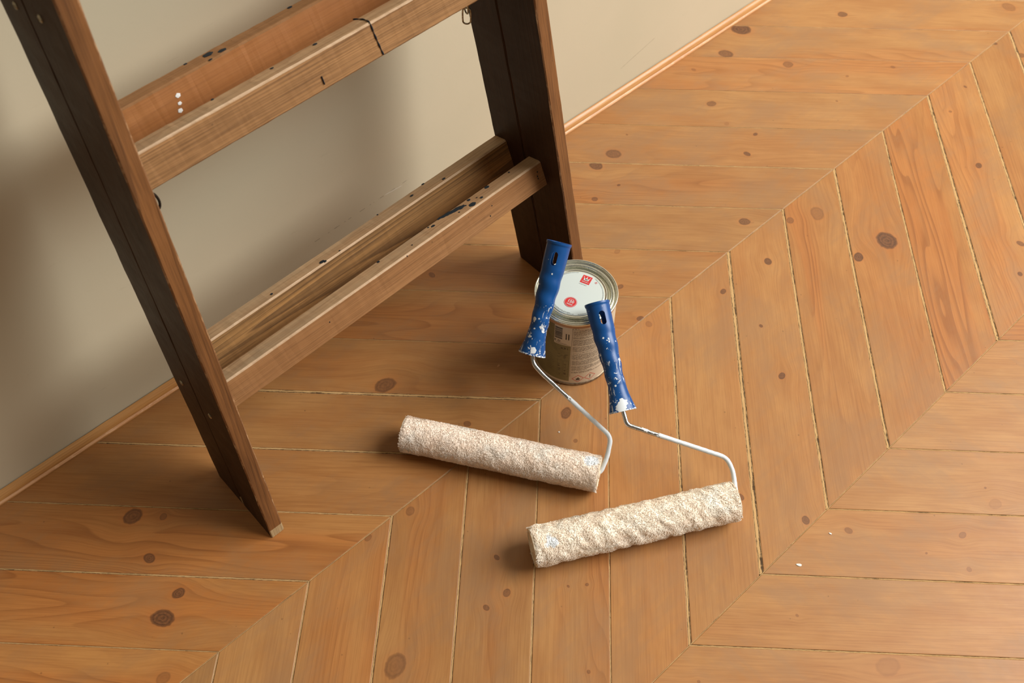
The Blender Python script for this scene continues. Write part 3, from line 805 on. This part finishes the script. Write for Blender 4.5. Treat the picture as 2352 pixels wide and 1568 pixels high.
while xx < sq[0] + 4.5: w_ = r_.uniform(.8, 2); f.rect(xx, sq[1] - 9.2, w_, .6); xx += w_ + .5
lid_print('fine_print', f, inkl, ZL + .0006)
f = Flat(); q = loc2((30.4, -5.5)); f.ring(q[0], q[1], .9, 1.4, 20); lid_print('small_ring_mark', f, red, ZL + .0006)

# ---- side print, wrapped on the tin: x in degrees around the tin, y in mm above the floor
def side_print(name, fl, mat, rad=RB + .00012, label=None, maxdeg=3.0):
    V = []; F = []
    for fc in fl.F:
        pts = [fl.V[i] for i in fc]
        # split long quads so that they follow the curve
        w_ = max(p[0] for p in pts) - min(p[0] for p in pts)
        if len(pts) == 4 and w_ > maxdeg:
            n = int(w_ / maxdeg) + 1
            a, b, c, d = [np.array(p) for p in pts]
            for i in range(n):
                t0, t1 = i / n, (i + 1) / n
                if abs(a[0] - b[0]) > abs(b[0] - c[0]): quad = [a + (b - a) * t0, a + (b - a) * t1, d + (c - d) * t1, d + (c - d) * t0]
                else: quad = [a + (d - a) * t0, b + (c - b) * t0, b + (c - b) * t1, a + (d - a) * t1]
                k = len(V); V += quad; F.append((k, k + 1, k + 2, k + 3))
        else:
            k = len(V); V += [np.array(p) for p in pts]; F.append(tuple(range(k, k + len(pts))))
    F2 = []
    for q in F:
        a, b, c = V[q[0]], V[q[1]], V[q[2]]
        s_ = (b[0] - a[0]) * (c[1] - a[1]) - (b[1] - a[1]) * (c[0] - a[0])
        F2.append(q if s_ > 0 else tuple(reversed(q)))
    W_ = [(CX + rad * math.cos(math.radians(x)), CY + rad * math.sin(math.radians(x)), y * .001) for x, y in V]
    o = mk(name, W_, F2, mat, body)
    if label: o['label'] = label
    return o
DG = 180 / math.pi / (RB * 1000)     # degrees per mm
def txt(fl, s_, size, cx, cy, rot=0):
    V_, F_ = text_mesh(s_, size); c, s = math.cos(rot), math.sin(rot)
    b = len(fl.V)
    for x, y in V_: fl.V.append((cx + (x * c - y * s) * DG, cy + x * s + y * c))
    fl.F += [tuple(i + b for i in f) for f in F_]
f = Flat()
y = 121.5; line_i = 0; para = 0
while y > 28:
    x = -137.2 + (7.5 if line_i == 0 else 0); endx = -84 if r_.random() < .8 else r_.uniform(-115, -90)
    while x < endx:
        for _ in range(r_.randint(2, 9)):
            w_ = r_.uniform(.45, .8); h_ = r_.choice([.75, .75, 1.1])
            f.rect(x, y, w_ * DG, h_); x += (w_ + .22) * DG
        x += .7 * DG
    line_i += 1; y -= 2.2
    if line_i in (6, 8, 14, 19, 20, 26, 31, 36): y -= 1.5
side_print('text_print', f, ink)['kind'] = 'stuff'
f = Flat()
f.ring(0, 0, 0, 0, 1)
f.V = []; f.F = []
for i in range(28):
    a = 2 * math.pi * i / 28; b = 2 * math.pi * (i + 1) / 28
    f.poly([(-134.3 + 4.0 * math.cos(a), 125. + 2.0 * math.sin(a)), (-134.3 + 4.4 * math.cos(a), 125 + 2.3 * math.sin(a)), (-134.3 + 4.4 * math.cos(b), 125 + 2.3 * math.sin(b)), (-134.3 + 4.0 * math.cos(b), 125 + 2.0 * math.sin(b))])
txt(f, 'FI', 2.6, -134.3, 125.)
txt(f, 'E D', 5.6, -160.0, 94.8)
txt(f, '0,9 l', 5.6, -149.0, 81.)
# barcode
y = 99.8
while y < 123.5:
    h_ = r_.choice([.35, .35, .7, 1.05]); f.rect(-164.2, y, 11.2, h_); y += h_ + r_.choice([.35, .45, .8])
for xx in (-148.2, -144.6):
    y = 101
    while y < 112: h_ = r_.uniform(.7, 1.3); f.rect(xx, y, 1.9, h_); y += h_ + .35
f.rect(-139.0, 20, .35, 106)
f.rect(-163, 91.0, 17, .35); f.rect(-163, 89.6, 21, .3)
# hazard symbols inside the diamonds
fx, fy = -126.7, 15.0
f.poly([(fx - 3.2, fy - 1.5), (fx - 1.8, fy - 3.0), (fx + 1.8, fy - 3.0), (fx + 3.2, fy - 1.5), (fx + 2.6, fy + .3), (fx + 2.1, fy - .8), (fx + 1.2, fy + .6), (fx + .3, fy + 3.6), (fx - .6, fy + .8), (fx - 1.3, fy + 1.6), (fx - 2.0, fy - .6), (fx - 2.9, fy + .5)])
f.rect(fx - 3.1, fy - 4.2, 6.2, .6)
fx, fy = -108.1, 15.0
f.poly([(fx - .9, fy + 3.8), (fx + .9, fy + 3.8), (fx + .5, fy - 1.2), (fx - .5, fy - 1.2)]); 
f.poly([(fx + .95 * math.cos(i * .5236), fy - 2.9 + .9 * math.sin(i * .5236)) for i in range(12)])
side_print('symbol_print', f, ink)
f = Flat()
for fx in (-126.7, -108.1):
    pts = [(fx - 9.1, 15), (fx, 23.2), (fx + 9.1, 15), (fx, 6.8)]
    for i in range(4):
        a, b = np.array(pts[i]), np.array(pts[(i + 1) % 4]); c_ = np.array([fx, 15])
        f.poly([a, b, c_ + (b - c_) * .89, c_ + (a - c_) * .89])
side_print('hazard_diamonds', f, red, label='red outlined hazard diamonds')
f = Flat()
for bx in (-158.6, -149.6):
    for (x0, y0, w_, h_) in ((0, 18, 7.6, .35), (0, 54, 7.6, .35), (0, 36, 7.6, .3), (0, 18, .3, 36), (7.4, 18, .3, 36)): f.rect(bx + x0, y0, w_, h_)
    for _ in range(9):
        f.rect(bx + r_.uniform(.8, 3), r_.uniform(20, 50), r_.uniform(1.5, 4), r_.uniform(.6, 2.4))
for _ in range(12): f.rect(-160 + r_.uniform(0, 14), r_.uniform(58, 72), r_.uniform(1.5, 4), r_.uniform(.5, 1.2))
for k in range(9): f.rect(-176 + r_.uniform(0, 2), 60 - k * 4.2, r_.uniform(7, 12), .5)
for k in range(4): f.line(-178 + k * 3.0, 108 - k * 3, -166 + k * 2.6, 76 - k * 2, .35)
side_print('faint_print', f, inkf)

# ------------------------------------------------------------------ paint rollers
def roller_cover_mat(name, seed, patches, tint):
    w = NT(name); o = w.obj()
    n1 = w.noise(o, 60., 4, .6); n2 = w.noise(o, 700., 3, .6); n3 = w.noise(w.vmath('ADD', o, (seed, 0, 0)), 28., 3, .55)
    col = w.mix(w.step(n1, .3, .7), tint[0], tint[1])
    col = w.mix(w.math('MULTIPLY', w.step(n2, .35, .6, 1., 0.), .10), col, tint[2])
    col = w.mix(w.math('MULTIPLY', w.step(n3, .52, .7), .55), col, srgb(232, 232, 224))
    for (px, py, pz, pr) in patches:
        d = w.vmath('DISTANCE', o, (px, py, pz))
        d = w.math('ADD', d, w.math('MULTIPLY', w.math('SUBTRACT', w.noise(o, 160., 3), .5), pr * 1.5))
        col = w.mix(w.step(d, pr, pr * .7), col, srgb(240, 244, 246))
    w.bump(n2, .25, .0004)
    return w.out(col, .9, 0., .15)

def grip_mat(name, blobs_, seed, dens):
    """blue plastic with dried white paint; attribute gp=(along, around-x, around-y)"""
    w = NT(name); o = w.obj(); g = w.attr('gc').outputs['Vector']; s = w.sep(g)
    blue = w.mix(w.noise(o, 60., 3), srgb(2, 66, 128), srgb(6, 82, 150))
    sv = w.vmath('ADD', o, (seed, seed * .5, 0))
    n1 = w.noise(sv, 130., 3, .65, .6); n2 = w.noise(sv, 420., 3, .6)
    # streaky splashes: more towards the wire end (s.x=0)
    fade = w.step(s[0], dens[0], dens[1], .125, .0)
    thr = w.math('SUBTRACT', .735, fade)
    m = w.step(n1, thr, w.math('ADD', thr, .02))
    sv2 = w.comb(w.math('MULTIPLY', s[0], 60.), w.math('MULTIPLY', s[1], 330.), w.math('MULTIPLY', s[2], 330.))
    n5 = w.noise(sv2, 1., 3, .6)
    m = w.math('MAXIMUM', m, w.math('MULTIPLY', w.step(n5, w.math('SUBTRACT', .73, fade), w.math('SUBTRACT', .78, fade)), .7))
    vd = w.voronoi(sv, 150.)
    sel = w.step(w.noise(sv, 75., 1), w.math('SUBTRACT', .66, fade), w.math('SUBTRACT', .67, fade))
    m = w.math('MAXIMUM', m, w.math('MULTIPLY', w.step(vd, .22, .15), sel))
    for (a, b, c, r) in blobs_:
        d = w.vmath('DISTANCE', g, (a, b, c))
        d = w.math('ADD', d, w.math('MULTIPLY', w.math('SUBTRACT', w.noise(o, 190., 3), .5), r * 1.8))
        m = w.math('MAXIMUM', m, w.step(d, r, r * .88))
    # ragged paint line round the wire end
    m = w.math('MAXIMUM', m, w.math('MULTIPLY', w.step(s[0], .0022, .0010), w.step(n2, .42, .5)))
    col = w.mix(w.math('MULTIPLY', m, .95), blue, srgb(232, 238, 240))
    w.bump(w.math('ADD', w.math('MULTIPLY', m, 1.), w.math('MULTIPLY', n2, .06)), .5, .0006)
    return w.out(col, w.step(m, 0, 1, .36, .55), 0., .5)

def wire_mat(name, s0, s1, seed):
    w = NT(name); s = w.attr('al').outputs['Fac']; o = w.obj()
    n = w.noise(w.vmath('ADD', o, (seed, 0, 0)), 75., 4, .6); n2 = w.noise(o, 260., 3, .6)
    cover = w.step(s, s0, s1)                       # 0 = bare steel near the grip, 1 = painted
    m = w.step(w.math('ADD', n, w.math('MULTIPLY', w.math('SUBTRACT', cover, .5), .8)), .5, .54)
    col = w.mix(m, srgb(196, 198, 198), srgb(226, 234, 238))
    w.bump(w.math('ADD', w.math('MULTIPLY', m, .8), w.math('MULTIPLY', n2, .3)), .6, .0008)
    w.out(col, w.step(m, 0, 1, .22, .5), w.math('SUBTRACT', 1., m), .5)
    return w.m
cap_m = simple('roller_end_cap', srgb(214, 196, 168), .6, col2=srgb(226, 214, 192), nscale=200)

def roller(label, A, B, theta, wire_l, h0, h1, rad, seed, clump, tint, patches, gblobs, dens, wire_cov, hole_dir, ridge_phase):
    A = np.array(A); B = np.array(B); u = unit(B - A)
    L_ = np.linalg.norm(B - A)
    side = np.cross((0, 0, 1.), u)
    v = math.cos(theta) * side + math.sin(theta) * np.array([0, 0, 1.])
    nrm = np.cross(u, v)
    mid = (A + B) / 2
    root = thing('paint_roller', label, 'paint roller', (mid[0], mid[1], 0))
    root['group'] = 'paint rollers propped on the tin'
    v0 = side; w0 = np.array([0, 0, 1.])
    # ---- fleece cover
    na, nl = 170, 330
    ang = np.linspace(0, 2 * np.pi, na, endpoint=False)
    base_r = rad - .0014
    def height(x, ca, sa):
        p = Vector((x, ca * .022, sa * .022))
        h = noise.noise(p * 170 + Vector((seed, 0, 0))) * .5
        h += clump * noise.noise(Vector((x * 95 + ca * 1.4 + sa, ca * 1.6, sa * 1.6 + seed))) * 2.0
        return h + .6 * noise.noise(p * 70 + Vector((seed, 9, 0)))
    secs = []
    rs = []
    for i in range(nl + 1):
        t = i / nl; x = t * L_
        endf = min(1, min(t, 1 - t) * L_ / .004)
        S_ = []
        for a in ang:
            ca, sa = math.cos(a), math.sin(a)
            h = height(x, ca, sa) + noise.noise(Vector((x, ca * .022, sa * .022)) * 420) * .5
            r = (base_r + h * .0011) * (1 - .10 * (1 - endf) ** 2)
            S_.append((x, r * ca, r * sa))
        secs.append(np.array(S_))
    loc = np.concatenate(secs)
    def toworld(Q): return A + Q[:, 0:1] * u + Q[:, 1:2] * v0 + Q[:, 2:3] * w0
    Wd = toworld(loc); Wd[:, 2] = np.maximum(Wd[:, 2], .0004)
    _, F = loft([np.zeros((na, 3))] * (nl + 1), caps=False)
    nbase = len(Wd)
    Fa = np.array(F, dtype=np.int64)
    V_all = [Wd]; F_all = [Fa]
    # ---- tufts
    rg = np.random.default_rng(int(seed * 10) + 1)
    NTF = 26000
    tx = rg.uniform(.0005, L_ - .0005, NTF); ta = rg.uniform(0, 2 * np.pi, NTF)
    comb = rg.normal(0, 1, (NTF, 2))
    swirl = np.array([[noise.noise(Vector((x * 30, math.cos(a) * 1.5, math.sin(a) * 1.5 + seed))), noise.noise(Vector((x * 30 + 50, math.cos(a) * 1.5, math.sin(a) * 1.5 + seed)))] for x, a in zip(tx, ta)])
    rad_d = np.stack([np.zeros(NTF), np.cos(ta), np.sin(ta)], 1)
    tan_d = np.stack([np.zeros(NTF), -np.sin(ta), np.cos(ta)], 1)
    ax_d = np.tile([1., 0, 0], (NTF, 1))
    flow = ax_d * (swirl[:, :1] * 2.2 + comb[:, :1] * .45) + tan_d * (swirl[:, 1:] * 2.2 + .5 + comb[:, 1:] * .45)
    flow /= np.linalg.norm(flow, axis=1)[:, None]
    ln = rg.uniform(.0014, .0030, NTF); wd = rg.uniform(.00020, .00042, NTF)
    hh = np.array([height(x, math.cos(a), math.sin(a)) for x, a in zip(tx, ta)])
    b0 = rad_d * (base_r - .0008 + hh * .0011)[:, None] + ax_d * tx[:, None]
    clh = clump * .0011
    p1 = b0 + rad_d * (.0011 + .0003 * rg.uniform(0, 1, NTF))[:, None] + flow * (ln * .35)[:, None]
    p2 = b0 + rad_d * (.0012 + .0007 * rg.uniform(0, 1, NTF))[:, None] + flow * (ln * .95)[:, None]
    sd = np.cross(flow, rad_d); sd /= np.linalg.norm(sd, axis=1)[:, None]
    def tri(c, w_): return [c + sd * w_[:, None], c - sd * w_[:, None] * .6 + rad_d * w_[:, None] * .8, c - sd * w_[:, None] * .6 - rad_d * w_[:, None] * .5]
    vv = tri(b0, wd) + tri(p1, wd * 1.1) + tri(p2, wd * .45)
    tv = np.stack(vv, 1).reshape(-1, 3)
    tw = toworld(tv); tw[:, 2] = np.maximum(tw[:, 2], .0003)
    idx = (np.arange(NTF) * 9)[:, None] + nbase
    tf = []
    for (a, b, c, d) in ((0, 1, 4, 3), (1, 2, 5, 4), (2, 0, 3, 5), (3, 4, 7, 6), (4, 5, 8, 7), (5, 3, 6, 8)):
        tf.append(np.concatenate([idx + a, idx + b, idx + c, idx + d], 1))
    V_all.append(tw); F_all += tf
    VV = np.concatenate(V_all); FF = np.concatenate(F_all)
    VV = VV - np.array(parent_world(root))
    me = bpy.data.meshes.new('roller_cover')
    me.vertices.add(len(VV)); me.vertices.foreach_set('co', VV.ravel())
    me.loops.add(FF.size); me.loops.foreach_set('vertex_index', FF.ravel().astype(np.int32))
    me.polygons.add(len(FF)); me.polygons.foreach_set('loop_start', np.arange(0, FF.size, 4, dtype=np.int32))
    me.polygons.foreach_set('use_smooth', [True] * len(FF))
    me.update(calc_edges=True); me.validate()
    pl = [tuple(np.array((A + u * px + v0 * (base_r * math.cos(pa)) + w0 * (base_r * math.sin(pa))) - np.array(parent_world(root)))) + (pr,) for px, pa, pr in patches]
    me.materials.append(roller_cover_mat('fleece_%d' % int(seed), seed, pl, tint))
    co = bpy.data.objects.new('roller_cover', me); COL.objects.link(co); co.parent = root
    # ---- end caps (slightly recessed discs with a hub)
    for xx, s_ in ((.0002, -1), (L_ - .0002, 1)):
        V = []; F = []
        pr = [(base_r * .985, -.0015), (base_r * .97, .0004), (base_r * .80, .0008), (base_r * .78, -.0002), (.0062, -.0002), (.0055, .0014), (.0035, .0016)]
        n = 40
        for r, h in pr:
            for i in range(n):
                a = 2 * math.pi * i / n; V.append(A + u * (xx + s_ * h) + v0 * (r * math.cos(a)) + w0 * (r * math.sin(a)))
        for k in range(len(pr) - 1):
            for i in range(n):
                q = (k * n + i, k * n + (i + 1) % n, (k + 1) * n + (i + 1) % n, (k + 1) * n + i)
                F.append(q if s_ > 0 else tuple(reversed(q)))
        q = tuple((len(pr) - 1) * n + i for i in range(n)); F.append(q if s_ > 0 else tuple(reversed(q)))
        mk('end_cap', V, F, cap_m, root, smooth=True, autosmooth=40)
    # ---- bent wire
    P3 = [A + u * a + v * b for a, b in wire_l]
    H0 = A + u * h0[0] + v * h0[1]; H1 = A + u * h1[0] + v * h1[1]
    hd = unit(H1 - H0)
    P3 += [H0 + hd * .012]
    path = smooth_path(P3, .0085, 10)
    V, F = tube(path, .0029, 14, lambda s_, a: 1 + .10 * np.array([noise.noise(Vector((s_ * 60, math.cos(q), math.sin(q) + seed))) for q in a]))
    al = np.repeat(np.linspace(1, 0, len(path)), 14)
    mk('wire_frame', V, F, wire_mat('roller_wire_%d' % int(seed), wire_cov[0], wire_cov[1], seed), root, smooth=True, fattr={'al': al})
    # ---- grip
    LH = np.linalg.norm(H1 - H0)
    lat = unit(np.cross(nrm, hd)); nn = unit(np.cross(hd, lat))
    if nn @ np.array(hole_dir) < 0: nn = -nn
    st = np.array([0, .003, .010, .020, .032, .050, .075, .100, .120, LH - .004, LH - .0028, LH])
    wl = np.array([.0174, .0166, .0148, .0126, .0112, .0113, .0126, .0140, .0147, .0150, .0158, .0158])
    wn = np.array([.0125, .0122, .0116, .0108, .0102, .0106, .0118, .0128, .0134, .0138, .0146, .0146])
    ns, sg = 150, 72
    sv = np.linspace(0, LH, ns); aa = np.linspace(0, 2 * np.pi, sg, endpoint=False)
    secs = []; gcs = []
    inner = 15        # stations of the inner bore at the open end
    def ringat(s_, shrink=0.):
        l = np.interp(s_, st, wl) - shrink; n_ = np.interp(s_, st, wn) - shrink
        out = []
        env = max(0, min(1, (s_ - .022) / .02)) * max(0, min(1, (.112 - s_) / .015))
        for a in aa:
            d = 0
            if shrink == 0: d = .0005 * env * math.sin(2 * math.pi * s_ / .0235 + 1.0 * a + ridge_phase)
            out.append(H0 + hd * s_ + lat * (l + d) * math.cos(a) + nn * (n_ + d) * math.sin(a))
        return np.array(out)
    for s_ in sv:
        secs.append(ringat(s_))
        gcs += [(s_, .012 * math.cos(a), .012 * math.sin(a)) for a in aa]
    for s_ in np.linspace(LH - .0003, LH - .055, inner):
        secs.append(ringat(s_, .0022)); gcs += [(s_ + 1., .012 * math.cos(a), .012 * math.sin(a)) for a in aa]
    V, F = loft(secs)
    # wire hole collar is closed by the cap; cut the hanging slot with a boolean
    ob = mk('grip', V, F, grip_mat('blue_grip_%d' % int(seed), gblobs, seed, dens), root, smooth=True, gc=gcs)
    sl, swd = .0085, .0037
    cs = []
    for k in range(32):
        a = 2 * math.pi * k / 32
        cx_ = swd * math.cos(a); cy_ = swd * math.sin(a) + (sl - swd) * (1 if math.sin(a) >= 0 else -1)
        cs.append((cx_, cy_))
    sc = LH - .0205
    cv = []
    for off in (-.03, .03):
        cv.append(np.array([H0 + hd * (sc + cy_) + lat * cx_ + nn * off for cx_, cy_ in cs]))
    CV, CF = loft(cv)
    cutter = mk('slot_cutter', CV, CF, cap_m, root)
    bpy.context.view_layer.update()
    import bmesh
    for q in (ob, cutter):
        bm = bmesh.new(); bm.from_mesh(q.data); bmesh.ops.remove_doubles(bm, verts=bm.verts, dist=1e-6); bmesh.ops.recalc_face_normals(bm, faces=bm.faces)
        bm.to_mesh(q.data); bm.free()
    mod = ob.modifiers.new('slot', 'BOOLEAN'); mod.operation = 'DIFFERENCE'; mod.object = cutter; mod.solver = 'EXACT'
    bpy.context.view_layer.update()
    dg = bpy.context.evaluated_depsgraph_get()
    nm = bpy.data.meshes.new_from_object(ob.evaluated_get(dg), depsgraph=dg)
    ob.modifiers.clear(); ob.data = nm
    while len(nm.materials) > 1: nm.materials.pop(index=len(nm.materials) - 1)
    nm.polygons.foreach_set('material_index', [0] * len(nm.polygons))
    nm.polygons.foreach_set('use_smooth', [True] * len(nm.polygons)); nm.set_sharp_from_angle(angle=math.radians(38))
    co_ = np.array([v.co[:] for v in nm.vertices]) + np.array(parent_world(root)) - H0
    sa_ = co_ @ hd; ga = np.stack([sa_, co_ @ lat, co_ @ nn], 1)
    at = nm.attributes.get('gc')
    if at is not None: nm.attributes.remove(at)
    at = nm.attributes.new('gc', 'FLOAT_VECTOR', 'POINT'); at.data.foreach_set('vector', ga.astype(np.float32).ravel())
    cm = cutter.data; bpy.data.objects.remove(cutter); bpy.data.meshes.remove(cm)
    return root

T1 = (srgb(254, 242, 228), srgb(252, 234, 216), srgb(206, 178, 148))
T2 = (srgb(255, 246, 230), srgb(254, 238, 218), srgb(212, 184, 150))
roller('paint roller with matted cover, farther from the camera, wire coated white with paint',
       (.3315, .0702, .024), (.4735, -.1411, .024), math.radians(42.5),
       [(.235, 0), (.2555, 0.0), (.2605, .024), (.2605, .0495), (.1605, .1115), (.1472, .1225)], (.1455, .1320), (.1550, .2745), .0240, 3.0, .15, T1,
       [(.243, 1.35, .010)], [(.006, -.002, .012, .004), (.045, .006, .010, .003)], (.02, .10), (.25, .50), (-.3, -.4, .9), .6)
roller('paint roller with shaggier ridged cover, nearest the camera, grip resting on the tin front rim',
       (.3444, -.157, .0250), (.5691, -.2795, .0250), math.radians(29.5),
       [(.240, 0), (.2585, .0005), (.2622, .036), (.2583, .053), (.1455, .1180), (.1450, .129)], (.1442, .1350), (.1425, .2720), .0250, 7.0, .9, T2,
       [(.022, 1.9, .009)], [(.009, .001, .0125, .0068), (.0035, .005, .0120, .0060), (.085, -.009, .008, .0016)], (.03, .14), (-.5, .95), (-.3, -.4, .9), 2.2)

# ------------------------------------------------------------------ flecks lying on the floor
def fleck(p, r, el, rot, label, mat):
    V = []; F = []; n = 12
    c, s = math.cos(rot), math.sin(rot)
    for z, k in ((0.0, 1.0), (.0007, .85)):
        for i in range(n):
            a = 2 * math.pi * i / n; q = r * k * (1 + .12 * math.sin(3 * a + rot))
            x, y = math.cos(a) * q * el, math.sin(a) * q
            V.append((p[0] + x * c - y * s, p[1] + x * s + y * c, z))
    for i in range(n): F.append((i, (i + 1) % n, n + (i + 1) % n, n + i))
    F.append(tuple(range(n, 2 * n)))
    V = [(x - p[0], y - p[1], z) for x, y, z in V]
    o = mk('paint_fleck', V, F, mat); o.location = (p[0], p[1], 0)
    o['label'] = label; o['category'] = 'paint fleck'; o['group'] = 'dried flecks on the floor planks'
    return o
fleck((.5727, -.3815), .0018, 2.0, -.9, 'larger white oval fleck right of the nearer roller', white_p)
fleck((.6333, -.3817), .0010, 2.0, -1.2, 'tiny white fleck beside a pale knot, right of the larger fleck', white_p)
fleck((.4897, -.0534), .0010, 1.1, 0, 'tiny white speck between the two rollers, behind the farther cover', white_p)
fleck((.5019, .0785), .0017, 1.5, .3, 'tan chip in the shadow left of the paint tin', simple('tan_chip', srgb(190, 140, 96), .7))
